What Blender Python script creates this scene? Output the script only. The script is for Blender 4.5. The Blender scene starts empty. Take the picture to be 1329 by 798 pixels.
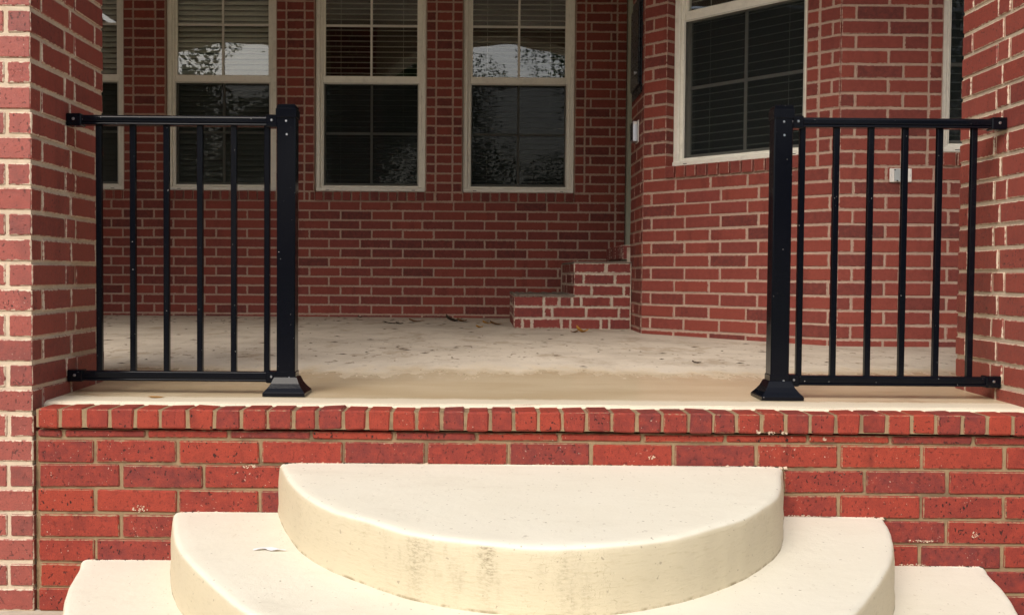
import bpy, math, random
from mathutils import Vector, Matrix, Euler
random.seed(7)
sc = bpy.context.scene
R = math.radians

# ------------------------------------------------------------------ camera
CAMZ = 1.04
TILT, ROLL, SHX = 1.81, 0.45, 39.5/1329
cd = bpy.data.cameras.new('camera'); cam = bpy.data.objects.new('camera', cd)
sc.collection.objects.link(cam); sc.camera = cam
cd.sensor_width = 36; cd.lens = 36; cd.shift_x = SHX; cd.clip_start = 0.05; cd.clip_end = 2000
CM = Matrix.Rotation(math.pi/2 - R(TILT), 3, 'X') @ Matrix.Rotation(R(ROLL), 3, 'Z')
cam.matrix_world = Matrix.Translation((0, 0, CAMZ)) @ CM.to_4x4()
CMI = CM.transposed()
def proj(p):                       # world point -> photograph pixel (1329 x 798); only used to pick which bricks show largest
    q = CMI @ (Vector(p) - Vector((0, 0, CAMZ)))
    if q.z > -0.05: return None
    return (664.5 + 1329*q.x/-q.z - 39.5, 399 - 1329*q.y/-q.z)

# ------------------------------------------------------------------ sky and sun (bright overcast)
SUN_EL, SUN_AZ = 42, 203           # azimuth: direction the light comes from, clockwise from +Y
w = bpy.data.worlds.new('World'); sc.world = w; w.use_nodes = True
nt = w.node_tree; nt.nodes.clear()
sky = nt.nodes.new('ShaderNodeTexSky'); sky.sky_type = 'NISHITA'; sky.sun_disc = False
sky.sun_elevation = R(SUN_EL); sky.sun_rotation = R(SUN_AZ)
sky.dust_density = 4.0; sky.air_density = 1.0; sky.ozone_density = 1.0
hs = nt.nodes.new('ShaderNodeHueSaturation'); hs.inputs['Saturation'].default_value = 0.65
bg = nt.nodes.new('ShaderNodeBackground'); bg.inputs['Strength'].default_value = 0.15
ow = nt.nodes.new('ShaderNodeOutputWorld')
nt.links.new(sky.outputs[0], hs.inputs['Color']); nt.links.new(hs.outputs[0], bg.inputs[0]); nt.links.new(bg.outputs[0], ow.inputs[0])
sd = bpy.data.lights.new('sun', 'SUN'); sd.energy = 1.5; sd.angle = R(40); sd.color = (1.0, 0.93, 0.82)
sun = bpy.data.objects.new('sun', sd); sc.collection.objects.link(sun)
_a, _e = R(SUN_AZ), R(SUN_EL)
sdir = Vector((math.sin(_a)*math.cos(_e), math.cos(_a)*math.cos(_e), math.sin(_e)))
sun.rotation_euler = sdir.to_track_quat('Z', 'Y').to_euler()
sc.view_settings.view_transform = 'Standard'; sc.view_settings.look = 'None'
sc.view_settings.gamma = 1; sc.view_settings.use_curve_mapping = False
sc.view_settings.exposure = 0.5

# ------------------------------------------------------------------ helpers
COL = sc.collection
def link(name, data, parent=None, loc=(0, 0, 0), rot=(0, 0, 0)):
    o = bpy.data.objects.new(name, data); COL.objects.link(o)
    o.parent = parent; o.location = loc; o.rotation_euler = rot
    return o
def tag(o, label=None, cat=None, group=None, kind=None):
    if label: o['label'] = label
    if cat: o['category'] = cat
    if group: o['group'] = group
    if kind: o['kind'] = kind
    return o
class MB:
    def __init__(s): s.v = []; s.f = []
    def add(s, vs, fs):
        n = len(s.v); s.v += [tuple(v) for v in vs]; s.f += [tuple(i+n for i in f) for f in fs]
    def box(s, x0, x1, y0, y1, z0, z1):
        s.add([(x0,y0,z0),(x1,y0,z0),(x1,y1,z0),(x0,y1,z0),(x0,y0,z1),(x1,y0,z1),(x1,y1,z1),(x0,y1,z1)],
              [(3,2,1,0),(4,5,6,7),(0,1,5,4),(1,2,6,5),(2,3,7,6),(3,0,4,7)])
    def bbox(s, x0, x1, y0, y1, z0, z1, b=0.003):      # bevelled box
        vs, fs = cham(x1-x0, y1-y0, z1-z0, b)
        c = ((x0+x1)/2, (y0+y1)/2, (z0+z1)/2)
        s.add([(v[0]+c[0], v[1]+c[1], v[2]+c[2]) for v in vs], fs)
    def rrail(s, x0, x1, yh, z0, z1, r):               # bar along x with rounded long edges
        pr = []
        for cy, cz, a0 in ((-yh+r, z1-r, 90), (-yh+r, z0+r, 180), (yh-r, z0+r, 270), (yh-r, z1-r, 0)):
            for k in range(5): a = R(a0+90*k/4); pr.append((cy+r*math.cos(a), cz+r*math.sin(a)))
        n = len(pr); s.add([(x, p[0], p[1]) for x in (x0, x1) for p in pr], [(i, (i+1) % n, n+(i+1) % n, n+i) for i in range(n)] + [tuple(range(n))[::-1], tuple(range(n, 2*n))])
    def ring(s, x0, x1, z0, z1, wx, wz, y0, y1, b=0.003):  # rectangular frame in the xz plane
        s.bbox(x0, x0+wx, y0, y1, z0, z1, b); s.bbox(x1-wx, x1, y0, y1, z0, z1, b)
        s.bbox(x0+wx, x1-wx, y0+.0015, y1-.0015, z0, z0+wz, b); s.bbox(x0+wx, x1-wx, y0+.0015, y1-.0015, z1-wz, z1, b)
    def cyl(s, c, r, h, axis='z', n=12, r2=None):
        r2 = r if r2 is None else r2
        vs = []
        for k in range(2):
            rr = r if k == 0 else r2
            for i in range(n):
                a = 2*math.pi*i/n; p, q = rr*math.cos(a), rr*math.sin(a); t = h*k
                vs.append({'z': (c[0]+p, c[1]+q, c[2]+t), 'y': (c[0]+p, c[1]+t, c[2]+q), 'x': (c[0]+t, c[1]+p, c[2]+q)}[axis])
        fs = [(i, (i+1) % n, n+(i+1) % n, n+i) for i in range(n)] + [tuple(range(n))[::-1], tuple(range(n, 2*n))]
        s.add(vs, fs)
    def mesh(s, name, mat=None, smooth=False):
        m = bpy.data.meshes.new(name); m.from_pydata(s.v, [], s.f); m.update()
        if mat: m.materials.append(mat)
        if smooth: m.polygons.foreach_set('use_smooth', [True]*len(m.polygons))
        return m
    def build(s, name, mat, parent=None, loc=(0, 0, 0), rot=(0, 0, 0), smooth=False):
        return link(name, s.mesh(name, mat, smooth), parent, loc, rot)
def cham(lx, ly, lz, b, jit=0.0, rng=None):
    h = (lx/2, ly/2, lz/2); vs = []; idx = {}
    J = {(a, c): ((rng.uniform(-jit, jit), 0, rng.uniform(-jit, jit)) if rng else (0, 0, 0)) for a in (-1, 1) for c in (-1, 1)}
    for sx in (-1, 1):
        for sy in (-1, 1):
            for sz in (-1, 1):
                j = J[(sx, sz)]
                for ax in range(3):
                    p = [sx*(h[0]-b), sy*(h[1]-b), sz*(h[2]-b)]; p[ax] = (sx, sy, sz)[ax]*h[ax]
                    idx[(sx, sy, sz, ax)] = len(vs); vs.append((p[0]+j[0], p[1]+j[1], p[2]+j[2]))
    fs = []
    for ax in range(3):
        o1, o2 = [a for a in range(3) if a != ax]
        for s in (-1, 1):
            q = []
            for a, c in ((-1, -1), (1, -1), (1, 1), (-1, 1)):
                k = [0, 0, 0]; k[ax] = s; k[o1] = a; k[o2] = c
                q.append(idx[(k[0], k[1], k[2], ax)])
            fs.append(q)
    for ax in range(3):
        o1, o2 = [a for a in range(3) if a != ax]
        for s1 in (-1, 1):
            for s2 in (-1, 1):
                k0 = [0, 0, 0]; k0[o1] = s1; k0[o2] = s2; k0[ax] = -1; k1 = list(k0); k1[ax] = 1
                fs.append([idx[(*k0, o1)], idx[(*k0, o2)], idx[(*k1, o2)], idx[(*k1, o1)]])
    for sx in (-1, 1):
        for sy in (-1, 1):
            for sz in (-1, 1): fs.append([idx[(sx, sy, sz, a)] for a in range(3)])
    out = []
    for f in fs:                                       # outward winding
        p = [Vector(vs[i]) for i in f]; n = (p[1]-p[0]).cross(p[2]-p[0]); c = sum(p, Vector())/len(p)
        out.append(tuple(f) if n.dot(c) > 0 else tuple(f[::-1]))
    return vs, out

# ------------------------------------------------------------------ materials
class N:
    def __init__(s, name):
        s.m = bpy.data.materials.new(name); s.m.use_nodes = True; s.t = s.m.node_tree; s.t.nodes.clear()
        s.out = s.n('ShaderNodeOutputMaterial'); s.p = s.n('ShaderNodeBsdfPrincipled'); s.l(s.p.outputs[0], s.out.inputs[0])
    def n(s, t, **k):
        o = s.t.nodes.new(t)
        for a, b in k.items(): setattr(o, a, b)
        return o
    def l(s, a, b): s.t.links.new(a, b)
    def set(s, inp, v):
        if hasattr(v, 'is_linked') or isinstance(v, bpy.types.NodeSocket): s.l(v, inp)
        else: inp.default_value = v
    def math(s, op, a, b=0.0, clamp=False):
        o = s.n('ShaderNodeMath', operation=op, use_clamp=clamp); s.set(o.inputs[0], a)
        if op not in ('ABSOLUTE', 'FRACT'): s.set(o.inputs[1], b)
        return o.outputs[0]
    def noise(s, vec, scale, detail=3, rough=.55, dist=0.0):
        o = s.n('ShaderNodeTexNoise'); o.inputs['Scale'].default_value = scale; o.inputs['Detail'].default_value = detail
        o.inputs['Roughness'].default_value = rough; o.inputs['Distortion'].default_value = dist
        if vec is not None: s.l(vec, o.inputs['Vector'])
        return o.outputs['Fac']
    def mapr(s, v, a, b, c=0.0, d=1.0):
        o = s.n('ShaderNodeMapRange'); o.interpolation_type = 'SMOOTHSTEP'; s.set(o.inputs[0], v)
        for i, x in enumerate((a, b, c, d)): s.set(o.inputs[i+1], x)
        return o.outputs[0]
    def mix(s, f, a, b, mode='MIX'):
        o = s.n('ShaderNodeMix', data_type='RGBA', blend_type=mode); s.set(o.inputs[0], f)
        for i, v in ((6, a), (7, b)):
            if isinstance(v, (tuple, list)): o.inputs[i].default_value = (*v[:3], 1)
            else: s.l(v, o.inputs[i])
        return o.outputs[2]
    def scalev(s, v, xyz):
        o = s.n('ShaderNodeVectorMath', operation='MULTIPLY'); s.l(v, o.inputs[0]); o.inputs[1].default_value = xyz
        return o.outputs[0]
    def pos(s): return s.n('ShaderNodeNewGeometry').outputs['Position']
    def bump(s, h, strength=.3, dist=.002, normal=None):
        o = s.n('ShaderNodeBump'); o.inputs['Strength'].default_value = strength; o.inputs['Distance'].default_value = dist
        s.l(h, o.inputs['Height'])
        if normal is not None: s.l(normal, o.inputs['Normal'])
        return o.outputs[0]
    def fin(s, color, rough=.7, spec=.3, normal=None):
        if isinstance(color, (tuple, list)): s.p.inputs['Base Color'].default_value = (*color[:3], 1)
        else: s.l(color, s.p.inputs['Base Color'])
        s.set(s.p.inputs['Roughness'], rough); s.p.inputs['Specular IOR Level'].default_value = spec
        if normal is not None: s.l(normal, s.p.inputs['Normal'])
        return s.m

def brick_mat(name, cols, mortar, smear=.0035, pit=.5, white=.0, spec=.3, rough=.7, streak=.5):
    m = N(name); P = m.pos()
    at = lambda n: m.n('ShaderNodeAttribute', attribute_name=n)
    bp, hf, rn = at('bpos').outputs['Vector'], at('half').outputs['Vector'], at('rnd').outputs['Fac']
    ab = m.n('ShaderNodeVectorMath', operation='ABSOLUTE'); m.l(bp, ab.inputs[0])
    sb = m.n('ShaderNodeVectorMath', operation='SUBTRACT'); m.l(hf, sb.inputs[0]); m.l(ab.outputs[0], sb.inputs[1])
    sp = m.n('ShaderNodeSeparateXYZ'); m.l(sb.outputs[0], sp.inputs[0]); a, b, c = sp.outputs
    med = m.math('MAXIMUM', m.math('MINIMUM', a, b), m.math('MINIMUM', m.math('MAXIMUM', a, b), c))
    oi = m.n('ShaderNodeObjectInfo')
    r1 = m.math('FRACT', m.math('ADD', rn, oi.outputs['Random']))
    r2 = m.math('FRACT', m.math('MULTIPLY', r1, 7.31)); r3 = m.math('FRACT', m.math('MULTIPLY', r1, 23.7))
    ramp = m.n('ShaderNodeValToRGB'); ramp.color_ramp.interpolation = 'LINEAR'
    el = ramp.color_ramp.elements
    while len(el) < len(cols): el.new(.5)
    for i, cc in enumerate(cols): el[i].position = i/(len(cols)-1); el[i].color = (*cc, 1)
    m.l(r1, ramp.inputs[0]); col = ramp.outputs[0]
    # kiln flashing: soft vertical bands and blotches
    st = m.noise(m.scalev(P, (9, 9, 1.2)), 1.0, 3, .6)
    band = m.math('MULTIPLY', m.mapr(st, .5, .72), m.math('MULTIPLY', r2, streak))
    col = m.mix(band, col, tuple(x*.45 for x in cols[0]))
    bl = m.noise(P, 38, 4, .65)
    col = m.mix(m.mapr(bl, .3, .75, 0, .45), col, tuple(min(1, x*1.45) for x in cols[-1]))
    fine = m.noise(P, 330, 2, .6)
    col = m.mix(m.mapr(fine, .50, .70, 0, .5), col, tuple(x*.5 for x in cols[0]))
    # dark pits of the wire-cut face
    pn = m.noise(m.scalev(P, (1, 1, .75)), 120, 1.5, .5)
    pmask = m.mapr(pn, .640, .69)
    pm = m.math('MULTIPLY', pmask, m.math('MULTIPLY', m.math('ADD', m.math('MULTIPLY', r3, .9), .15), pit))
    col = m.mix(pm, col, (.022, .01, .009))
    # mortar smeared over the arrises
    en = m.noise(P, 70, 3, .65)
    wob = m.math('MULTIPLY', m.math('SUBTRACT', en, .36), smear*4.2)
    wob = m.math('MULTIPLY', wob, m.math('ADD', .35, r2))
    ed = m.math('SUBTRACT', med, m.math('ADD', wob, .0012))
    em = m.mapr(ed, -.0006, .0012, .92, 0)
    col = m.mix(em, col, mortar)
    if white > 0:
        wn = m.noise(P, 170, 1.0, .5); wl = m.noise(P, 6, 2, .5)
        wm = m.math('MULTIPLY', m.mapr(wn, .735, .765), m.mapr(wl, .46, .60, .0, white))
        col = m.mix(wm, col, (.72, .66, .55))
    h1 = m.math('ADD', m.math('MULTIPLY', m.noise(P, 420, 2, .6), .35), m.math('MULTIPLY', bl, .6))
    h = m.math('SUBTRACT', h1, m.math('MULTIPLY', pmask, .7))
    return m.fin(col, rough, spec, m.bump(h, .8, .003))

def mortar_mat(name, c, dirt):
    m = N(name); P = m.pos()
    n = m.noise(P, 45, 4, .65); g = m.noise(P, 380, 2, .6); d = m.noise(P, 7, 4, .6)
    col = m.mix(m.mapr(n, .35, .7, 0, .5), c, tuple(x*.72 for x in c))
    col = m.mix(m.mapr(d, .48, .68, 0, .7), col, dirt)
    h = m.math('ADD', m.math('MULTIPLY', n, .8), m.math('MULTIPLY', g, .4))
    return m.fin(col, .9, .2, m.bump(h, .8, .004))

MORT_CREAM, MORT_TAN, MORT_ROSE, MORT_STOOP = (.60, .49, .37), (.29, .205, .12), (.43, .305, .24), (.52, .43, .35)
M = {}
M['mortar_cream'] = mortar_mat('cream_mortar', MORT_CREAM, (.50, .38, .27))
M['mortar_tan'] = mortar_mat('tan_mortar', MORT_TAN, (.12, .08, .05))
M['mortar_rose'] = mortar_mat('rose_mortar', MORT_ROSE, (.38, .26, .20))
M['mortar_stoop'] = mortar_mat('stoop_mortar', MORT_STOOP, (.30, .22, .17))
M['brick_front'] = brick_mat('front_brick', [(.140, .026, .024), (.190, .028, .021), (.230, .031, .020), (.275, .038, .020)], MORT_TAN, .0016, 1.0, .5, streak=.75)
M['brick_pillar'] = brick_mat('pillar_brick', [(.185, .044, .036), (.235, .052, .040), (.290, .070, .053), (.255, .052, .037)], MORT_CREAM, .0030, .75, .3, spec=.5, rough=.55)
M['brick_house'] = brick_mat('house_brick', [(.115, .029, .024), (.185, .041, .031), (.245, .052, .034), (.195, .043, .034)], MORT_ROSE, .0022, .3, .0)
M['brick_stoop'] = brick_mat('stoop_brick', [(.125, .027, .024), (.165, .033, .027), (.20, .038, .030)], MORT_STOOP, .0045, .3, .3)

def paint_mat(name, c, rough=.35, spec=.5, specks=0.0, dirt=0.0):
    m = N(name); P = m.pos(); col = m.mix(m.mapr(m.noise(P, 30, 4, .6), .4, .75, 0, .25), c, tuple(x*.75 for x in c))
    if dirt: col = m.mix(m.mapr(m.noise(P, 12, 5, .7), .5, .72, 0, dirt), col, (.12, .09, .06))
    if specks:
        col = m.mix(m.mapr(m.noise(P, 150, 1, .5), .79, .81, 0, specks), col, (.62, .6, .56))
    rg = m.mapr(m.noise(P, 60, 3, .6), .3, .75, rough*.75, min(1, rough*1.5))
    return m.fin(col, rg, spec, m.bump(m.noise(P, 160, 3, .6), .12, .001))
M['rail'] = paint_mat('black_rail_paint', (.003, .0035, .006), .08, .17, .6)
M['frame'] = paint_mat('almond_window_frame', (.82, .79, .70), .4, .4, 0, .15)
M['muntin'] = paint_mat('grey_muntin', (.60, .58, .52), .5, .3)
M['slat'] = paint_mat('blind_slat', (.55, .54, .50), .5, .3)
M['doorpaint'] = paint_mat('door_paint', (.40, .42, .34), .45, .4)
M['black'] = paint_mat('black_fixture', (.008, .009, .012), .3, .5)
M['room'] = paint_mat('room_dark_backing', (.035, .032, .03), .9, .1)  # darkness of the unlit interior put into the wall colour
M['whiteplastic'] = paint_mat('white_plastic', (.74, .70, .66), .35, .5)
M['greyplastic'] = paint_mat('grey_plastic', (.36, .39, .40), .4, .5)
M['ceil'] = paint_mat('ceiling_boards', (.80, .77, .70), .7, .2)
M['beam'] = paint_mat('beam_paint', (.60, .54, .44), .7, .2)
def metal():
    m = N('brushed_metal'); m.p.inputs['Metallic'].default_value = 1; return m.fin((.62, .64, .68), .28, .5)
M['metal'] = metal()

def glass():
    m = N('window_glass'); m.t.nodes.remove(m.p)
    tr = m.n('ShaderNodeBsdfTransparent'); tr.inputs[0].default_value = (.90, .92, .90, 1)
    gl = m.n('ShaderNodeBsdfGlossy'); gl.inputs['Roughness'].default_value = .004; gl.inputs[0].default_value = (1, 1, 1, 1)
    nb = m.bump(m.noise(m.pos(), 2.0, 1, .5), .09, .02); m.l(nb, gl.inputs['Normal'])
    fr = m.n('ShaderNodeFresnel'); bf = m.n('ShaderNodeNewGeometry').outputs['Backfacing']
    m.l(m.math('ADD', 1.62, m.math('MULTIPLY', bf, 1/1.62-1.62)), fr.inputs[0])    # same thin-pane reflectance from both faces
    mx = m.n('ShaderNodeMixShader'); m.l(fr.outputs[0], mx.inputs[0]); m.l(tr.outputs[0], mx.inputs[1]); m.l(gl.outputs[0], mx.inputs[2])
    m.l(mx.outputs[0], m.out.inputs[0]); return m.m
M['glass'] = glass()
def screen():
    m = N('insect_screen'); m.t.nodes.remove(m.p)
    tr = m.n('ShaderNodeBsdfTransparent'); df = m.n('ShaderNodeBsdfDiffuse'); df.inputs[0].default_value = (.020, .024, .024, 1)
    mx = m.n('ShaderNodeMixShader'); mx.inputs[0].default_value = .68
    m.l(tr.outputs[0], mx.inputs[1]); m.l(df.outputs[0], mx.inputs[2]); m.l(mx.outputs[0], m.out.inputs[0]); return m.m
M['screen'] = screen()

def step_mat():
    m = N('cream_step_paint'); P = m.pos()
    base = m.mix(m.mapr(m.noise(P, 5, 4, .6), .35, .7, 0, .5), (.735, .70, .585), (.695, .655, .535))
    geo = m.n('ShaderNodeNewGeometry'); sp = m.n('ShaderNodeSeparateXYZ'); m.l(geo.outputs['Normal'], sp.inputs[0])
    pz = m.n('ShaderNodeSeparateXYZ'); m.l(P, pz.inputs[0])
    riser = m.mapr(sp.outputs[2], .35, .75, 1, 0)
    # darker, yellower riser colour, then brush lines and grime
    br = m.noise(m.scalev(P, (26, 26, 150)), 1.0, 4, .6)
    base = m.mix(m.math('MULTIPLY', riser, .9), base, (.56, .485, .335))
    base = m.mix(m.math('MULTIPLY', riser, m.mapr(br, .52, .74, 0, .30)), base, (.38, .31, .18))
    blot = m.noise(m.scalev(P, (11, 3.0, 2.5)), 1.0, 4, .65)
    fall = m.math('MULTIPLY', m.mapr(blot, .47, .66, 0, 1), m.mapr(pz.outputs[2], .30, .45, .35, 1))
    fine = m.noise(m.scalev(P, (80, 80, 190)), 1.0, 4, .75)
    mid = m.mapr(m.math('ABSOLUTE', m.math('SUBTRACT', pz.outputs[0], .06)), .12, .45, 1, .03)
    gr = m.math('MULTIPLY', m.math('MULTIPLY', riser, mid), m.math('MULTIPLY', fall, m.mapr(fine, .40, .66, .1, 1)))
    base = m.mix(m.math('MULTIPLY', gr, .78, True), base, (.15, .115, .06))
    # dirt line where a riser meets the tread below
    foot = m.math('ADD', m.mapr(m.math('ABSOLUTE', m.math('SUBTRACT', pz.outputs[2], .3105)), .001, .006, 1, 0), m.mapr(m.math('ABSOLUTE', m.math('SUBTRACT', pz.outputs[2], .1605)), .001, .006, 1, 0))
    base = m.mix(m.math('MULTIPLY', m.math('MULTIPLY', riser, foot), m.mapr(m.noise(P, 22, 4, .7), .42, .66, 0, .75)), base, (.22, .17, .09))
    # scuffs and grey foot traffic on the treads
    sc1 = m.noise(m.scalev(P, (3.0, 7.0, 3)), 1.0, 6, .7)
    base = m.mix(m.mapr(sc1, .52, .74, 0, .20), base, (.50, .44, .33))
    sc2 = m.noise(m.scalev(P, (60, 22, 60)), 1.0, 3, .7)
    base = m.mix(m.mapr(sc2, .64, .72, 0, .35), base, (.46, .39, .28))
    crack = m.mapr(m.noise(P, 24, 3, .6, 1.2), .495, .503, 0, 1)
    crack2 = m.mapr(m.noise(P, 24, 3, .6, 1.2), .503, .511, 1, 0)
    cm = m.math('MULTIPLY', m.math('MULTIPLY', crack, crack2), m.math('MULTIPLY', riser, m.mapr(m.noise(P, 4, 2), .55, .65, 0, .4)))
    base = m.mix(cm, base, (.2, .15, .08))
    dots = m.mapr(m.noise(P, 75, 1, .5), .745, .76, 0, .7); base = m.mix(dots, base, (.32, .27, .2))
    h = m.math('ADD', m.math('MULTIPLY', br, .8), m.math('MULTIPLY', m.noise(P, 50, 4, .6), .6))
    return m.fin(base, .62, .3, m.bump(m.math('ADD', h, m.math('MULTIPLY', m.noise(P, 300, 3, .7), .35)), .45, .0035))
M['step'] = step_mat()

def floor_mat():
    m = N('porch_concrete'); P = m.pos()
    s = m.n('ShaderNodeSeparateXYZ'); m.l(P, s.inputs[0]); X, Y = s.outputs[0], s.outputs[1]
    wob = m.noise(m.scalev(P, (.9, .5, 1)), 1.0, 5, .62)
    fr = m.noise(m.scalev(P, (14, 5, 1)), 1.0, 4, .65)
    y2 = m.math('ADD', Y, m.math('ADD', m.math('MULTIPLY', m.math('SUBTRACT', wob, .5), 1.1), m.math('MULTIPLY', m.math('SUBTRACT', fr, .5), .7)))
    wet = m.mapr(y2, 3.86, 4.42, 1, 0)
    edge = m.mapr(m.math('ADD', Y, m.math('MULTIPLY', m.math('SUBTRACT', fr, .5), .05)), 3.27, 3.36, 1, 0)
    dry = m.mix(m.mapr(m.noise(P, 3.5, 5, .6), .35, .7), (.56, .495, .41), (.44, .38, .31))
    stk = m.noise(m.scalev(P, (6, 3, 1)), 1.0, 4, .7)
    dry = m.mix(m.mapr(stk, .52, .68, 0, .55), dry, (.30, .225, .15))
    fl = m.noise(m.scalev(P, (22, 12, 1)), 1.0, 3, .6)
    near = m.mapr(Y, 6.6, 4.6, .15, 1)
    dry = m.mix(m.math('MULTIPLY', m.mapr(fl, .62, .67, 0, .75), near), dry, (.13, .085, .05))
    fl2 = m.noise(m.scalev(P, (17, 9, 1)), 1.3, 3, .6)
    dry = m.mix(m.math('MULTIPLY', m.mapr(fl2, .68, .71, 0, .8), near), dry, (.66, .60, .50))
    tide = m.math('MULTIPLY', m.mapr(y2, 4.08, 4.2, 0, 1), m.mapr(y2, 4.25, 4.75, 1, 0))
    dry = m.mix(m.math('MULTIPLY', tide, .45), dry, (.64, .58, .49))
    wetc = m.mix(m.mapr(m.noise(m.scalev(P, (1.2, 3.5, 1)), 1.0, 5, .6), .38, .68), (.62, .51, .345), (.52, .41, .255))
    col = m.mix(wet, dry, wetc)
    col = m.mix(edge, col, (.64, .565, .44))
    # dark damp stains beside the pillars and under the rails
    side = m.mapr(m.math('ABSOLUTE', m.math('SUBTRACT', X, .18)), .85, 1.5, 0, 1)
    lane = m.math('MULTIPLY', m.mapr(Y, 3.31, 3.37, 0, 1), m.mapr(Y, 3.40, 3.66, 1, 0))
    st = m.noise(m.scalev(P, (3.2, 9, 1)), 1.0, 4, .62)
    col = m.mix(m.math('MULTIPLY', m.math('MULTIPLY', side, lane), m.mapr(st, .48, .64, 0, .75)), col, (.24, .13, .055))
    col = m.mix(m.mapr(m.noise(P, 260, 1, .5), .66, .70, 0, .4), col, (.2, .15, .1))
    rough = m.mapr(wet, 0, 1, .85, .16)
    rough = m.mapr(edge, 0, 1, rough, .5)
    h = m.math('MULTIPLY', m.math('ADD', m.noise(P, 25, 5, .7), m.math('MULTIPLY', m.noise(P, 200, 2), .3)), m.mapr(wet, 0, 1, 1, .06))
    m.p.inputs['IOR'].default_value = 1.2
    return m.fin(col, rough, .5, m.bump(h, .4, .004))
M['floor'] = floor_mat()
def simple(name, a, b, scale, rough=.85, bd=.004):
    m = N(name); P = m.pos(); n = m.noise(P, scale, 5, .65)
    return m.fin(m.mix(m.mapr(n, .3, .7), a, b), rough, .25, m.bump(n, .4, bd))
M['path'] = simple('walk_concrete', (.52, .47, .38), (.40, .35, .27), 9)
M['grass'] = simple('lawn', (.045, .075, .02), (.08, .11, .035), 3)
M['bark'] = simple('bark', (.12, .09, .065), (.06, .045, .035), 14)
M['leaf'] = simple('tree_leaf', (.05, .10, .025), (.09, .14, .04), 1.2, .6)
M['deadleaf'] = simple('dead_leaf', (.26, .13, .045), (.12, .06, .025), 30, .7, .001)
M['deadleaf2'] = simple('yellow_leaf', (.50, .27, .05), (.34, .16, .04), 30, .6, .001)
M['deadleaf3'] = simple('dark_leaf', (.07, .045, .028), (.035, .025, .018), 30, .8, .001)
M['spot'] = simple('cream_paint_spot', (.62, .50, .38), (.48, .33, .24), 90, .7, .002)
M['scrap'] = simple('white_scrap', (.80, .80, .82), (.72, .72, .76), 40, .8, .001)
M['slabdirt'] = simple('stoop_tread', (.20, .165, .135), (.13, .105, .085), 18)

# ------------------------------------------------------------------ bricks
BC = {}
def brick_data(lx, ly, lz, bev, jit, mat, var):
    key = (round(lx, 3), round(ly, 3), round(lz, 3), bev, mat.name, var)
    if key in BC: return BC[key]
    rng = random.Random(hash(key[:3]) + var)
    vs, fs = cham(lx, ly, lz, bev, jit, rng)
    m = bpy.data.meshes.new('brick'); m.from_pydata(vs, [], fs); m.update(); m.materials.append(mat)
    rv_ = rng.random(); put_attr(m, [(v, (lx/2, ly/2, lz/2), rv_) for v in vs])
    BC[key] = m
    return m
def put_attr(m, rows):
    n = len(rows)
    a = m.attributes.new('bpos', 'FLOAT_VECTOR', 'POINT'); a.data.foreach_set('vector', [c for r in rows for c in r[0]])
    a = m.attributes.new('half', 'FLOAT_VECTOR', 'POINT'); a.data.foreach_set('vector', [c for r in rows for c in r[1]])
    a = m.attributes.new('rnd', 'FLOAT', 'POINT'); a.data.foreach_set('value', [r[2] for r in rows])

class Bricks:
    """collects the bricks of one wall (local boxes), then makes the largest visible ones objects and joins the others"""
    def __init__(s, parent, mat, bev=.0035, jit=.0012, limit=300):
        s.p, s.mat, s.bev, s.jit, s.limit, s.b = parent, mat, bev, jit, limit, []
    def add(s, x0, x1, y0, y1, z0, z1, hidden=False, wob=True, bev=None):
        if x1-x0 < .012 or z1-z0 < .008: return
        j = (random.uniform(-.0012, .0012), random.uniform(-.0012, .0012), random.uniform(-.0012, .0012)) if wob else (0, 0, 0)
        s.b.append((x0+j[0], x1+j[0], y0+j[1], y1+j[1], z0+j[2], z1+j[2], hidden, bev or s.bev))
    def finish(s, rest_name='brickwork'):
        bpy.context.view_layer.update()
        mw = s.p.matrix_world; sc_ = []
        for i, b in enumerate(s.b):
            if b[6]: continue
            pts = [proj(mw @ Vector((x, y, z))) for x in b[0:2] for y in b[2:4] for z in b[4:6]]
            if None in pts: continue
            xs = [p[0] for p in pts]; ys = [p[1] for p in pts]
            x0, x1, y0, y1 = max(min(xs), 0), min(max(xs), 1329), max(min(ys), 0), min(max(ys), 798)
            if x1-x0 > 1 and y1-y0 > 1: sc_.append(((x1-x0)*(y1-y0), i))
        sc_.sort(reverse=True); vis = set(i for a, i in sc_[:s.limit])
        rv, rf, ra = [], [], []
        for i, b in enumerate(s.b):
            l = (b[1]-b[0], b[3]-b[2], b[5]-b[4]); c = ((b[0]+b[1])/2, (b[2]+b[3])/2, (b[4]+b[5])/2)
            bev = min(b[7], .3*min(l))
            if i in vis:
                rot = (random.uniform(-.004, .004), random.uniform(-.004, .004), random.uniform(-.005, .005))
                link('brick', brick_data(*l, round(bev, 4), min(s.jit, bev*.4), s.mat, random.randrange(4)), s.p, c, rot)
            else:
                vs, fs = cham(*l, bev); n = len(rv); r = random.random()
                rv += [(v[0]+c[0], v[1]+c[1], v[2]+c[2]) for v in vs]; rf += [tuple(k+n for k in f) for f in fs]
                ra += [(v, (l[0]/2, l[1]/2, l[2]/2), r) for v in vs]
        if rv:
            m = bpy.data.meshes.new(rest_name); m.from_pydata(rv, [], rf); m.update(); m.materials.append(s.mat); put_attr(m, ra)
            tag(link(rest_name, m, s.p), kind='stuff')

CH, JT = .0767, .0105               # course height, joint
BL = .2435; PITCH = BL + .010       # brick length

def sub_intervals(a, b, cuts):
    out = [(a, b)]
    for c0, c1 in cuts:
        nx = []
        for x0, x1 in out:
            if c1 <= x0 or c0 >= x1: nx.append((x0, x1)); continue
            if c0 > x0: nx.append((x0, c0))
            if c1 < x1: nx.append((c1, x1))
        out = nx
    return out

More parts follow.
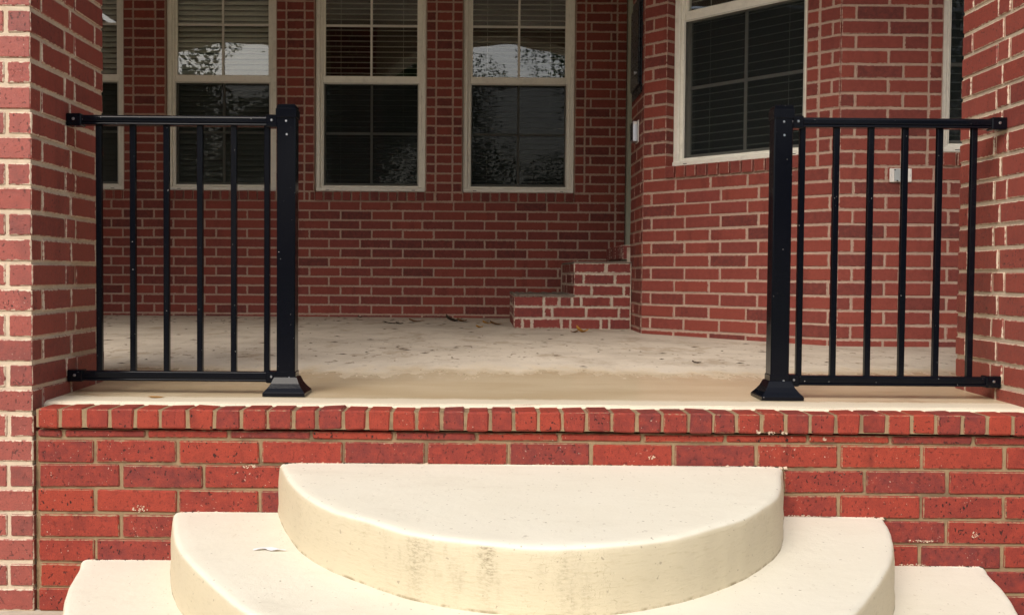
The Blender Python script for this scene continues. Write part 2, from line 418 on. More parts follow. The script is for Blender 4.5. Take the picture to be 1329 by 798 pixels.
class Wall:
    """local frame: x along the wall, y into the wall, z up"""
    def __init__(s, name, ox, oy, ang, label, brickmat, mortarmat, length, z0, z1, phase, offs, depth=.09, recess=.006):
        s.e = link(name, None, None, (ox, oy, 0), (0, 0, R(ang))); tag(s.e, label, 'wall')
        s.bm, s.mm, s.L, s.z0, s.z1, s.ph, s.offs, s.dp, s.rec = brickmat, mortarmat, length, z0, z1, phase, offs, depth, recess
        s.open = []; s.cols = []; s.nocore = []
    def opening(s, x0, x1, z0, z1): s.open.append((x0, x1, z0, z1))
    def column(s, x0, x1, z0, z1): s.cols.append((x0, x1, z0, z1))
    def build(s, hidden=lambda x, z: False, limit=300, x_start=0.0, core_ext=(0, 0)):
        B = Bricks(s.e, s.bm, limit=limit)
        k = math.floor((s.z0-s.ph)/CH)
        while True:
            za, zb = s.ph+k*CH+JT/2, s.ph+(k+1)*CH-JT/2
            if za > s.z1: break
            zc = (za+zb)/2
            cuts = []
            for o in s.open:
                if o[2]-.08 < zc < o[3]+.0: cuts.append((o[0]-JT*.0, o[1]+JT*.0))
            cols = [c for c in s.cols if c[2] < zc < c[3]]
            for c in cols: cuts.append((c[0]-.011, c[1]+.011))
            off = s.offs[k % len(s.offs)]
            for i0, i1 in sub_intervals(x_start, s.L, cuts):
                n = math.floor((i0-off)/PITCH)-1
                while off+n*PITCH < i1:
                    a, b = max(off+n*PITCH, i0), min(off+n*PITCH+BL, i1)
                    if b-a > .028: B.add(a, b, 0, s.dp, za, zb, hidden((a+b)/2, zc))
                    n += 1
            for c in cols: B.add(c[0], c[1], 0, s.dp, za, zb, hidden((c[0]+c[1])/2, zc))
            k += 1
        # rowlock sills
        for o in s.open:
            n = max(1, round((o[1]-o[0])/CH)); p = (o[1]-o[0])/n
            for i in range(n):
                B.add(o[0]+i*p+.005, o[0]+(i+1)*p-.005, -.014, s.dp, o[2]-.0755, o[2]-.004, hidden((o[0]+i*p), o[2]-.04))
        # mortar core around the openings
        xs = sorted(set([x_start+.003-core_ext[0], s.L-.003+core_ext[1]] + [v for o in s.open for v in (o[0]-.002, o[1]+.002)]))
        core = MB()
        for a, b in zip(xs[:-1], xs[1:]):
            if b-a < .003: continue
            zz = [(s.z0, s.z1)]
            for o in s.open:
                if o[0]-.003 <= a and b <= o[1]+.003: zz = sub_intervals(s.z0, s.z1, [(o[2]-.004, o[3])])
            for z_0, z_1 in zz: core.box(a, b, s.rec, .15, z_0, z_1)
        core.build('mortar', s.mm, s.e)
        B.finish()

# ------------------------------------------------------------------ ground and floor
def fz(y):                           # porch floor height (falls towards the front edge)
    pts = [(3.0, .633), (3.2, .634), (4.2, .655), (5.45, .676), (6.42, .682), (8.6, .691)]
    for (a, za), (b, zb) in zip(pts[:-1], pts[1:]):
        if y <= b: return za+(zb-za)*(y-a)/(b-a)
    return .691
g = MB(); g.add([(-300, -300, -.03), (300, -300, -.03), (300, 300, -.03), (-300, 300, -.03)], [(0, 1, 2, 3)])
tag(g.build('ground', M['grass']), kind='structure')
g = MB(); g.box(-5.2, 5.2, -14, 3.6, -.2, -.004); tag(g.build('path', M['path']), kind='structure')  # concrete walk, widened to bounce more light up into the porch
fl = MB(); ny, nx = 60, 120; X0, X1, Y0, Y1 = -4.7, 5.0, 3.205, 8.6
rg = random.Random(3)
wv = [sum(math.sin(i*f+p)*a for f, p, a in ((.31, 1, .006), (.83, 2, .004), (1.9, .5, .003))) + rg.uniform(-.003, .003) for i in range(nx+1)]
for j in range(ny+1):
    for i in range(nx+1):
        y = Y0+(Y1-Y0)*(j/ny)**1.5; x = X0+(X1-X0)*i/nx
        if j == 0: y += wv[i]
        fl.v.append((x, y, fz(y) - (.004 if j == 0 else 0)))
for j in range(ny):
    for i in range(nx):
        a = j*(nx+1)+i; fl.f.append((a, a+1, a+nx+2, a+nx+1))
n0 = len(fl.v)
for i in range(nx+1):
    x, y, z = fl.v[i]; fl.v.append((x, y-.003, z-.007)); 
for i in range(nx+1):
    x, y, z = fl.v[i]; fl.v.append((x, y, z-.09))
for i in range(nx):
    fl.f.append((n0+i, n0+i+1, i+1, i)); fl.f.append((n0+nx+1+i, n0+nx+2+i, n0+i+1, n0+i))
tag(fl.build('porch_floor', M['floor'], smooth=False), kind='structure')

# ------------------------------------------------------------------ front pillars
PW, PH = .592, 4.2
ZP = .607
def pillar(x0, label, face):
    e = link('brick_pillar', None, None, (x0, 3.12, 0)); tag(e, label, 'pillar', 'brick pillars at the porch front')
    B = Bricks(e, M['brick_pillar'], bev=.0035, jit=.0016)
    a, bw, t = BL+.0065, .072, .010      # stretcher length and brick width round the pinwheel
    a = (PW-bw-2*t)/2
    k = -8
    while True:
        za, zb = ZP+k*CH+JT/2, ZP+(k+1)*CH-JT/2
        if za > PH: break
        segA = [(0, a), (a+t, 2*a+t), (2*a+2*t, PW)]
        segB = [(0, bw), (bw+t, bw+t+a), (bw+2*t+a, PW)]
        up = za > 2.15
        for par, (sx, sy) in ((0, ('A', 'B')), (1, ('B', 'A'))):
            if k % 2 != par: continue
            # front and back rows run full width in one parity, side rows in the other
            if par == face:
                for s0, s1 in (segB[0:0] or [(0, a), (a+t, 2*a+t), (2*a+2*t, PW)]):
                    pass
            long_front = (par == 0)
            if long_front:      # stretcher at the corner on the front, header shows on the sides
                fr = [(0, a), (a+t, PW-a-t), (PW-a, PW)]
                for s0, s1 in fr:
                    B.add(s0, s1, 0, bw, za, zb, up); B.add(s0, s1, PW-bw, PW, za, zb, True)
                for s0, s1 in ((bw+t, bw+t+(PW-2*bw-3*t)/2), (bw+2*t+(PW-2*bw-3*t)/2, PW-bw-t)):
                    B.add(0, bw, s0, s1, za, zb, up or face == 1); B.add(PW-bw, PW, s0, s1, za, zb, up or face == 0)
            else:
                for s0, s1 in ((0, a), (a+t, PW-a-t), (PW-a, PW)):
                    B.add(0, bw, s0, s1, za, zb, up or face == 1); B.add(PW-bw, PW, s0, s1, za, zb, up or face == 0)
                for s0, s1 in ((bw+t, bw+t+(PW-2*bw-3*t)/2), (bw+2*t+(PW-2*bw-3*t)/2, PW-bw-t)):
                    B.add(s0, s1, 0, bw, za, zb, up); B.add(s0, s1, PW-bw, PW, za, zb, True)
        k += 1
    c = MB(); r = .0045; c.box(r, PW-r, r, PW-r, -.1, PH); c.build('mortar', M['mortar_cream'], e)
    B.finish(); return e
PX = {}
pillar(-1.370-PW, 'red brick pillar with cream mortar at the left edge of the photo', 1)
pillar(1.722, 'red brick pillar with cream mortar at the right edge of the photo', 0)

# ------------------------------------------------------------------ low front wall with rowlock coping
fw = link('porch_front_wall', None, None, (0, 3.12, 0))
tag(fw, 'low orange-red brick wall with rowlock coping behind the curved steps', 'wall')
B = Bricks(fw, M['brick_front'], bev=.004, jit=.0016)
WX0, WX1 = -1.356, 1.716
for k in range(-8, 0):
    za, zb = ZP+k*CH+JT/2, ZP+(k+1)*CH-JT/2
    za, zb = za-.001, zb+.001
    if k == -1: zb = .5575
    off = -1.176 if k % 2 == 0 else -1.096
    if k == -1: off = -1.02
    n = -3
    while off+n*PITCH < WX1:
        a, b = max(off+n*PITCH, WX0), min(off+n*PITCH+BL, WX1)
        if b-a > .02:
            zc = (za+zb)/2
            hid = (zc < .45 and -.58 < a and b < .90) or (zc < .30 and -.90 < a and b < 1.21) or (zc < .14 and -1.19 < a and b < 1.53)
            B.add(a, b, 0, .09, za, zb, hid)
        n += 1
CJ = [-1.351, -1.28, -1.206, -1.127, -1.052, -0.975, -0.891, -0.809, -0.727, -0.647, -0.57, -0.498, -0.416, -0.346, -0.271, -0.194, -0.119, -0.046, 0.028, 0.101, 0.176, 0.248, 0.323, 0.398, 0.475, 0.552, 0.632, 0.709, 0.779, 0.854, 0.928, 1.003, 1.083, 1.158, 1.237, 1.312, 1.387, 1.466, 1.541, 1.62, 1.695]
for a, b in zip(CJ[:-1], CJ[1:]):
    B.add(a+.0038, b-.0038, -.021, .17, .5655+random.uniform(-.001, .001), .626+random.uniform(-.0015, .0015), bev=.0055)
B.finish()
c = MB(); c.box(WX0+.004, WX1-.002, .006, .30, -.1, .558); c.box(WX0+.004, WX1-.002, -.0165, .16, .5675, .6225); c.build('mortar', M['mortar_tan'], fw)
c = MB(); c.box(-1.369, WX0+.003, .018, .3, -.1, .55); c.build('expansion_joint', M['mortar_tan'], fw)
def blob(name, mat, parent, x, y, z, rx, rz, seed):
    r = random.Random(seed); mb = MB()
    for _ in range(int(10+rx*700)):
        a = r.uniform(0, 6.28); q = r.random()**.6; px, pz = x+rx*q*math.cos(a), z+rz*q*math.sin(a); s_ = r.uniform(.0008, .0032); n = 6
        vs = [(px+s_*r.uniform(.5, 1.3)*math.cos(6.283*i/n), y-r.uniform(.0004, .0012), pz+s_*r.uniform(.4, 1)*math.sin(6.283*i/n)) for i in range(n)]
        mb.add(vs, [tuple(range(n))])
    tag(mb.build(name, mat, parent), kind='stuff')
for i, (x, z, rx, rz, y) in enumerate(((-1.042, .317, .024, .010, 0), (-.704, .450, .022, .006, 0), (.844, .571, .008, .005, -.0215), (.882, .569, .012, .005, -.0215), (.924, .569, .010, .004, -.0215), (1.518, .256, .012, .010, 0), (.522, .487, .012, .006, 0), (1.36, .236, .05, .004, 0), (1.14, .245, .02, .005, 0), (1.05, .548, .006, .006, -.001), (-.86, .165, .05, .004, 0), (.98, .31, .05, .004, 0), (1.33, .162, .045, .004, 0))):
    blob('paint_spot', M['spot'], fw, x, y-.0015, z, rx, rz, i)
# the mark on the left pillar
# ------------------------------------------------------------------ curved steps
def catmull(p, n=10):
    out = []
    for i in range(len(p)-1):
        p0, p1, p2, p3 = p[max(i-1, 0)], p[i], p[i+1], p[min(i+2, len(p)-1)]
        for k in range(n):
            t = k/n
            out.append(tuple(.5*((2*p1[d])+(-p0[d]+p2[d])*t+(2*p0[d]-5*p1[d]+4*p2[d]-p3[d])*t*t+(-p0[d]+3*p1[d]-3*p2[d]+p3[d])*t**3) for d in (0, 1)))
    out.append(p[-1]); return out
st = link('curved_steps', None, None, (.155, 3.12, 0))
tag(st, 'three cream painted concrete half-round steps stacked in front of the brick wall', 'steps')
S = [(.155, .460, .300, [(.772, 0), (.742, .1), (.69, .27), (.62, .45), (.52, .61), (.42, .725), (.30, .835), (.15, .915), (0, .94)]),
     (.150, .307, .150, [(1.091, 0), (1.05, .15), (.99, .33), (.895, .53), (.75, .78), (.655, .92), (.50, 1.07), (.28, 1.20), (0, 1.26)]),
     (.165, .157, -.05, [(1.390, 0), (1.372, .06), (1.33, .245), (1.25, .48), (1.12, .78), (.95, 1.06), (.7, 1.33), (.4, 1.52), (0, 1.59)])]
for cx, zt, zb, half in S:
    pts = [(-x, y) for x, y in half] + [(x, y) for x, y in half[::-1][1:]]
    cv = catmull(pts, 12); n = len(cv); mb = MB(); rr = random.Random(int(zt*1000))
    ph = [rr.uniform(0, 6) for _ in range(6)]
    def off(i, amt):             # move a boundary point inwards by amt (plan view)
        a, b = cv[max(i-1, 0)], cv[min(i+1, n-1)]; t = Vector((b[0]-a[0], b[1]-a[1])).normalized()
        nx_, ny_ = t.y, -t.x     # pick the inward direction
        if nx_*cv[i][0] + ny_*(cv[i][1]-.2) > 0: nx_, ny_ = -nx_, -ny_
        return cv[i][0]+nx_*amt, max(cv[i][1]+ny_*amt, 0)
    rings = []; rad = .020
    prof = [(-.006, zb)] + [(-.004*(1-q)+.0015*math.sin(q*7), zb+(zt-rad-zb)*q) for q in (.25, .5, .75, 1.0)] + [(rad*(1-math.cos(t)), zt-rad+rad*math.sin(t)) for t in (R(30), R(60), R(88))] + [(.05, zt+.0005), (.12, zt+.001), (.2, zt+.0015)]
    for amt, z in prof:
        ring = []
        for i in range(n):
            wv_ = .0018*math.sin(i*.21+ph[0])+.0006*math.sin(i*.9+ph[1])
            x, y = off(i, amt+wv_*.8); zz = z + (.0015*math.sin(i*.27+ph[2]) if z > zt-.03 and amt < .03 else 0)
            if i in (0, n-1): y = 0
            ring.append((x+cx-.155, -y-.0, zz))
        rings.append(ring)
    for r_ in rings: mb.v += r_
    for k in range(len(rings)-1):
        for i in range(n-1):
            mb.f.append((k*n+i, k*n+i+1, (k+1)*n+i+1, (k+1)*n+i))
    last = (len(rings)-1)*n
    c0 = len(mb.v); mb.v.append((cx-.155, -.02, zt+.0015))
    for i in range(n-1): mb.f.append((last+i, last+i+1, c0))
    mb.f.append((last+n-1, last, c0))
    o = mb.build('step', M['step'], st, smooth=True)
# cream paint crust and dirt crumbs along the wall
rr = random.Random(5); cr, dk = MB(), MB()
for (x0, x1, z) in ((-.60, .93, .460), (-.92, -.61, .307), (.94, 1.24, .307), (-1.20, -.93, .157), (1.25, 1.53, .157)):
    x = x0-.155
    while x < x1-.155:
        l = rr.uniform(.003, .022); h = rr.random()**2.5*.0035; q = cr if rr.random() < .6 else dk
        if q is dk: h *= .6
        y = -.003-rr.uniform(0, .006); t = rr.uniform(.2, .8)
        q.add([(x, y, z-.006), (x+l, y, z-.006), (x+l*t, y+.001, z+.0015+h), (x, .003, z), (x+l, .003, z), (x+l*t, .004, z+.0025+h)], [(0, 1, 2), (1, 4, 5, 2), (3, 0, 2, 5)])
        x += l*rr.uniform(.5, 1.3)
tag(cr.build('paint_crust', M['spot'], st), kind='stuff'); tag(dk.build('dirt_crumbs', M['deadleaf3'], st), kind='stuff')

# ------------------------------------------------------------------ railings
def railing(post_x, end_x, zoff, bals, label):
    sgn = 1 if end_x > post_x else -1
    e = link('porch_railing', None, None, (0, 3.40, 0)); tag(e, label, 'railing', 'black metal railings')
    zf = fz(3.40); hw = .0305
    p = MB(); p.bbox(post_x-hw, post_x+hw, -hw, hw, zf+.03, 1.578+zoff, .003); post = p.build('post', M['rail'], e)
    b = MB()                                        # base shroud: flared foot with a skirt
    prof = [(.069, zf+.0005), (.069, zf+.011), (.066, zf+.015), (.056, zf+.026), (.046, zf+.040), (.040, zf+.054), (.037, zf+.060), (.0325, zf+.0615)]
    vs = [(post_x+sx*r, sy*r, z) for r, z in prof for sx, sy in ((-1, -1), (1, -1), (1, 1), (-1, 1))]
    b.add(vs, [(k*4+i, k*4+(i+1) % 4, k*4+4+(i+1) % 4, k*4+4+i) for k in range(len(prof)-1) for i in range(4)] + [tuple(range(len(vs)-4, len(vs)))])
    b.build('base_cover', M['rail'], post)
    c = MB(); zt = 1.578+zoff
    prof = [(.0325, zt-.028), (.0335, zt-.027), (.0335, zt), (.0310, zt+.003), (.0305, zt+.012), (.027, zt+.016), (.018, zt+.018)]
    vs = [(post_x+sx*r, sy*r, z) for r, z in prof for sx, sy in ((-1, -1), (1, -1), (1, 1), (-1, 1))]
    c.add(vs, [(k*4+i, k*4+(i+1) % 4, k*4+4+(i+1) % 4, k*4+4+i) for k in range(len(prof)-1) for i in range(4)] + [tuple(range(len(vs)-4, len(vs)))])
    c.build('post_cap', M['rail'], post)
    a0, a1 = sorted((post_x+sgn*.034, end_x-sgn*.002))
    t = MB(); zc = 1.540+zoff
    t.rrail(a0, a1, .0175, zc-.010, zc+.0165, .008); t.rrail(a0+.001, a1-.001, .0205, zc-.0165, zc-.0085, .0035); t.build('top_rail', M['rail'], e)
    t = MB(); zb = .697+zoff*.25
    t.rrail(a0, a1, .0155, zb-.010, zb+.0165, .006); t.rrail(a0+.001, a1-.001, .018, zb-.0165, zb-.0085, .0032); t.build('bottom_rail', M['rail'], e)
    for x in bals:
        q = MB(); q.bbox(x-.0093, x+.0093, -.0093, .0093, zb+.012, zc-.012, .0015); q.build('baluster', M['rail'], e)
    for z, hh in ((zc, .0195), (zb, .0185)):
        for xa, xb in ((post_x+sgn*.0305, post_x+sgn*.068), (end_x, end_x-sgn*.050)):
            lo, hi = sorted((xa, xb)); k = MB(); k.bbox(lo, hi, -.0225, .0225, z-hh-.001, z+hh+.001, .003)
            br = k.build('bracket', M['rail'], e)
            s_ = MB(); s_.cyl(((lo+hi)/2, -.0222, z+.002), .005, -.003, 'y', 10, .003); s_.build('screw', M['metal'], br, smooth=False)
    # clamp collar where the bottom rail meets the post, set screw on the post
    k = MB(); k.bbox(post_x-.033, post_x+.033, -.033, .033, zb-.020, zb+.020, .002); k.build('collar', M['rail'], post)
    for z, dx in ((zc-.001, 0), (zc-.045, .002), (zb, .012)):
        s_ = MB(); s_.cyl((post_x+dx, -.0335 if abs(z-zb) < .01 else -.0303, z), .0042, -.002, 'y', 10, .003); s_.build('screw', M['metal'], post)
    return e
railing(-.6445, -1.370, 0.0, [-1.268, -1.156, -1.045, -.934, -.822, -.712], 'black metal railing section fixed to the left brick pillar')
railing(.9855, 1.722, .010, [1.055, 1.168, 1.282, 1.395, 1.509, 1.622], 'black metal railing section fixed to the right brick pillar')

# ------------------------------------------------------------------ windows
BLINDS = []
slat_cache = {}
TILTS = [62, 58, 6, 6, 14, 14]
def window(wall, x0, x1, z0, z1, rec, label=None, blind=None, meet=None, group=None, panes=True, z_sill=None):
    e = link('window', None, wall.e, (x0, rec, z0)); w_, h_ = x1-x0, z1-z0
    if label: e['label'] = label
    mz = (meet-z0) if meet else h_/2
    f = MB(); f.ring(0, w_, 0, h_, .040, .036, 0, .075, .006); f.ring(.037, w_-.037, .033, h_-.033, .020, .018, .020, .10, .003)
    f.build('frame', M['frame'], e)
    s = MB(); s.bbox(.002, w_-.002, -.010, .02, .001, .030, .004); s.build('sill', M['frame'], e)
    for xx in (.10, w_-.10):
        q = MB(); q.bbox(xx-.014, xx+.014, -.0112, -.005, .011, .015, .0008); q.build('weep_slot', M['black'], e)
    a0, a1 = .055, w_-.055
    up = MB(); up.ring(a0, a1, mz-.006, h_-.048, .022, .024, .034, .062, .003); up.bbox(a0+.0, a1-.0, .0325, .0635, mz-.028, mz+.030, .004); up.build('upper_sash', M['frame'], e)
    lo = MB(); lo.ring(a0, a1, .048, mz-.010, .020, .026, .066, .094, .003); lo.build('lower_sash', M['frame'], e)
    g1 = MB(); g1.box(a0+.018, a1-.018, .046, .0495, mz+.026, h_-.068); g1.build('pane', M['glass'], e)
    g2 = MB(); g2.box(a0+.016, a1-.016, .078, .0815, .070, mz-.032); g2.build('pane', M['glass'], e)
    xm = w_/2
    mid_u = mz + (h_-mz)*.475; mid_l = mz*.525
    for (za, zb_, zm, y) in ((mz+.028, h_-.07, mid_u, .036), (.072, mz-.030, mid_l, .068)):
        v = MB(); v.bbox(xm-.010, xm+.010, y, y+.008, za, zb_, .002); v.build('muntin', M['muntin'], e)
        v = MB(); v.bbox(a0+.02, a1-.02, y+.0012, y+.0068, zm-.010, zm+.010, .002); v.build('muntin', M['muntin'], e)
    sf = MB(); sf.ring(a0+.001, a1-.001, .036, mz-.026, .012, .012, .022, .032, .002); sf.build('screen_frame', M['muntin'], e)
    q = MB(); q.add([(a0+.012, .027, .046), (a1-.012, .027, .046), (a1-.012, .027, mz-.036), (a0+.012, .027, mz-.036)], [(0, 1, 2, 3)]); q.build('insect_screen', M['screen'], e)
    BLINDS.append((wall, x0, z0, w_, h_, rec, blind))
    return e
def blind(wall, x0, z0, w_, h_, rec, label, tilt=62, pitch=.044):
    bpy.context.view_layer.update()
    mw = wall.e.matrix_world @ Vector((x0+w_/2, rec+.124, z0))
    e = link('window_blind', None, None, mw, (0, 0, wall.e.rotation_euler.z)); tag(e, label, 'blind', 'window blinds')
    wd = w_-.10; key = (round(wd, 3), tilt)
    if key not in slat_cache:
        mb = MB(); a = R(tilt); n = 5; vs = []
        for i in range(n):
            t = (i/(n-1)-.5)*.050; bow = .003*(1-(2*i/(n-1)-1)**2)
            y, z = t*math.cos(a)-bow*math.sin(a), t*math.sin(a)+bow*math.cos(a)
            vs += [(-wd/2, y, z), (wd/2, y, z)]
        mb.add(vs, [(2*i, 2*i+1, 2*i+3, 2*i+2) for i in range(n-1)])
        nv = len(vs); mb.add([(v[0], v[1]+.0025*math.sin(a), v[2]-.0025*math.cos(a)) for v in vs], [(2*i+2, 2*i+3, 2*i+1, 2*i) for i in range(n-1)])
        mb.f += [(0, nv, nv+1, 1), (nv-2, nv-1, 2*nv-1, 2*nv-2)]
        slat_cache[key] = mb.mesh('slat', M['slat'], True)
    z = .06
    while z < h_-.07:
        link('slat', slat_cache[key], e, (0, 0, z), (random.uniform(-.02, .02), random.uniform(-.0015, .0015), 0)); z += pitch
    for xx in (-wd*.32, wd*.32):
        c = MB(); c.box(xx-.0012, xx+.0012, -.030, -.0275, .03, h_-.05); c.build('ladder_cord', M['muntin'], e)
    c = MB(); c.bbox(-wd/2, wd/2, -.02, .03, h_-.075, h_-.03, .003); c.build('headrail', M['slat'], e)

# ------------------------------------------------------------------ house walls
ZH = .712
TOPZ = 4.2
SILL, MEET, HEAD = 1.713, 2.628, 3.55
back = Wall('house_wall', -4.6, 8.36, 0, 'dark red brick wall at the back of the porch with four double-hung windows', M['brick_house'], M['mortar_rose'], 5.764, .5, TOPZ, ZH, [4.6-1.149, 4.6-1.243], recess=.004)
ws = [(-3.83, -2.923), (-2.579, -1.682), (-1.368, -.465), (-.164, .745)]
for a, b in ws:
    back.opening(a+4.6, b+4.6, SILL, HEAD)
    back.column(a+4.6-.077, a+4.6-.006, SILL-.01, HEAD); back.column(b+4.6+.006, b+4.6+.077, SILL-.01, HEAD)
for (a, b), (c_, d) in zip(ws[:-1], ws[1:]):
    back.column(b+4.6+.088, c_+4.6-.088, SILL-.09, HEAD)
back.column(1.088+4.6, 1.16+4.6, .6, TOPZ)
back.build(hidden=lambda x, z: x-4.6 < -3.05 or z > 3.3 or (x-4.6 > .32 and z < .9))
labs = ['white-trimmed window half hidden behind the left pillar', 'window seen through the left railing', 'second window from the right on the back wall', 'window nearest the brick stoop']
for (a, b), l in zip(ws, labs): window(back, a+4.6, b+4.6, SILL, HEAD, .040, l, l, MEET)

A0, A1 = Vector((1.0, 6.42)), Vector((1.884, 5.45))
La = (A1-A0).length; ang = math.degrees(math.atan2(A1.y-A0.y, A1.x-A0.x))
bay = Wall('house_wall', A0.x, A0.y, ang, 'angled red brick bay wall with one window behind the right railing', M['brick_house'], M['mortar_rose'], La, .5, TOPZ, ZH, [.078, .004], recess=.004)
bay.opening(.176, 1.112, SILL, HEAD); bay.column(1.118, 1.186, SILL-.09, HEAD)
bay.build(hidden=lambda x, z: z > 2.75, x_start=.004)
window(bay, .176, 1.112, SILL, HEAD, .070, 'angled bay window', 'a', MEET)

flat = Wall('house_wall', A1.x, A1.y, 0, 'red brick wall with the electrical outlet behind the right railing', M['brick_house'], M['mortar_rose'], 3.0, .5, TOPZ, ZH, [.088, .008], recess=.004)
flat.opening(.548, 1.46, SILL, HEAD); flat.column(.478, .542, SILL-.09, HEAD)
flat.build(hidden=lambda x, z: z > 2.6 or x > .95, x_start=.006)
window(flat, .548, 1.46, SILL, HEAD, .045, 'window partly hidden by the right pillar', 'f', MEET)

side = Wall('house_wall', 1.003, 6.95, -90, 'narrow red brick return wall between the entry door and the angled bay', M['brick_house'], M['mortar_rose'], .527, .5, TOPZ, ZH, [.005, .175], recess=.004)
side.build(hidden=lambda x, z: z > 2.95)
e2 = Wall('house_wall', 1.166, 7.25, -90, 'brick strip and lintel framing the entry door recess', M['brick_house'], M['mortar_rose'], .30, .5, TOPZ, ZH, [.005, .12], recess=.004)
e2.build(hidden=lambda x, z: z > 3.2)
top = MB(); top.box(-1.108, -.004, .002, .14, 3.458, TOPZ); top.build('lintel', M['mortar_rose'], e2.e)

BN = {0: 'slatted blind behind the window hidden by the left pillar', 1: 'slatted blind behind the window seen through the left railing', 2: 'slatted blind behind the third back-wall window from the left', 3: 'slatted blind behind the back-wall window nearest the brick stoop', 4: 'dark slatted blind behind the angled bay window', 5: 'dark slatted blind behind the window cut off by the right pillar'}
for i, (wl, x0, z0, w_, h_, rec, b) in enumerate(BLINDS): blind(wl, x0, z0, w_, h_, rec, BN[i], tilt=TILTS[i], pitch=.044 if i < 4 else .048)
rm = MB()                                                # near-black boxes behind the glass stand in for the unlit rooms
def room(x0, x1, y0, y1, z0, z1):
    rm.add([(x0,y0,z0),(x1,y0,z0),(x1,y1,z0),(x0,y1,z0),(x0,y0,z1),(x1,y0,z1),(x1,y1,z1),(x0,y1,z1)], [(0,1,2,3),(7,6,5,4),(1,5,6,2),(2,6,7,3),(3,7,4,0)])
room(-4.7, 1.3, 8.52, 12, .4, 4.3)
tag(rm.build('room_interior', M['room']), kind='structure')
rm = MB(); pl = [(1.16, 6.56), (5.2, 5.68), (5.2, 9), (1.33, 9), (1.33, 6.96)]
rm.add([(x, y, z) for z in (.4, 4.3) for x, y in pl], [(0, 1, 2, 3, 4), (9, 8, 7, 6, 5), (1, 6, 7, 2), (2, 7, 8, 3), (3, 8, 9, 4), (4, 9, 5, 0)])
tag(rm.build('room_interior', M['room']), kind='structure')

# entry door (seen almost edge-on)
d = link('entry_door', None, None, (1.172, 7.80, 1.255)); tag(d, 'pale grey-green entry door and casing seen edge-on in the far corner', 'door')
q = MB(); q.bbox(.03, .075, -.46, .46, .02, 2.12, .003); pn = q.build('door_panel', M['doorpaint'], d)
for z0, z1 in ((.15, .95), (1.05, 1.95)):
    for y0, y1 in ((-.38, -.05), (.05, .38)):
        q = MB(); q.bbox(.022, .034, y0, y1, z0, z1, .004); q.build('raised_panel', M['doorpaint'], pn)
q = MB(); q.bbox(-.010, .08, -.545, -.465, 0, 2.2, .004); q.bbox(-.010, .08, .465, .545, 0, 2.2, .004); q.bbox(-.008, .078, -.465, .465, 2.13, 2.2, .004); q.build('frame', M['doorpaint'], d)
q = MB(); q.cyl((.0, -.40, .95), .022, .03, 'x', 14); q.build('handle', M['metal'], pn)

# brick stoop
sp = link('brick_stoop', None, None, (0, 6.85, 0)); tag(sp, 'two-tier red brick stoop with thick pale mortar below the entry door', 'stoop')
B = Bricks(sp, M['brick_stoop'], bev=.004, jit=.002)
cz = .0747; zb0 = .683
for k in range(6):
    za, zb = zb0+k*cz+.004, zb0+(k+1)*cz-.007
    xl = .217 if k < 3 else .617
    rows = {0: [.217, .273, .338, .536, .596, .80, .855, 1.0], 1: [.217, .415, .475, .70, .92, 1.0], 2: [.217, .415, .52, .606, .665, .87, 1.0], 3: [.617, .735, .95, 1.0], 4: [.617, .68, .89, 1.0], 5: [.617, .83, 1.0]}[k]
    for a, b in zip(rows[:-1], rows[1:]): B.add(a+(0 if a in (.217, .617) else .006), b-.006, 0, .09, za, zb)
    y = .10 if k % 2 else .16
    if k % 2 == 0: B.add(xl, xl+.07, .097, .15, za, zb)
    while y < .95: B.add(xl, xl+.07, y, min(y+.235, 1.0), za, zb); y += .245
for i in range(12):                                      # rowlock door sill
    B.add(.955, 1.16, .12+i*.0775, .12+i*.0775+.067, 1.155+random.uniform(-.003, .003), 1.252, bev=.006)
B.finish()
c = MB(); c.box(.222, 1.0, .006, 1.2, .60, zb0+3*cz-.006); c.box(.622, 1.0, .006, 1.2, zb0+3*cz-.006, zb0+6*cz-.006); c.box(.985, 1.17, .105, 1.2, 1.0, 1.235); c.build('mortar', M['mortar_stoop'], sp)
c = MB(); rr = random.Random(2); nn = 20
for i in range(nn):
    x = .214+.405*i/nn; c.bbox(x, x+.405/nn+.002, -.004-rr.uniform(0, .006), .99, zb0+3*cz-.006, zb0+3*cz+rr.uniform(.002, .010), .002)
tr = c.build('tread', M['slabdirt'], sp)
c = MB(); c.bbox(.612, 1.0, -.003, .99, zb0+6*cz-.006, zb0+6*cz+.004, .002); c.build('tread', M['slabdirt'], sp)

# fixtures on the return wall
f = link('wall_fixture', None, None, (1.003, 6.70, 2.50)); tag(f, 'tall narrow black fixture on the brick above the doorbell', 'fixture')
q = MB(); q.bbox(-.010, .0, -.20, .19, -.30, .335, .004); q.build('back_plate', M['black'], f)
q = MB(); q.bbox(-.024, -.010, -.17, .16, -.25, .28, .006); q.build('body', M['black'], f)
q = MB(); q.cyl((-.024, -.05, -.15), .012, -.008, 'x', 12); q.build('knob', M['metal'], f)
f = link('doorbell', None, None, (1.003, 6.66, 1.972)); tag(f, 'small silver doorbell box on the brick beside the door', 'doorbell')
q = MB(); q.bbox(-.006, -.0005, -.05, .055, -.072, .072, .002); q.build('back_plate', M['whiteplastic'], f)
q = MB(); q.bbox(-.040, -.006, -.038, .04, -.066, .066, .004); q.build('housing', M['metal'], f)
q = MB(); q.bbox(-.046, -.0385, -.030, .032, -.055, .055, .003); q.build('cover', M['black'], f)
q = MB(); q.bbox(-.034, -.012, -.0405, -.037, .045, .061, .001); q.build('button', M['whiteplastic'], f)

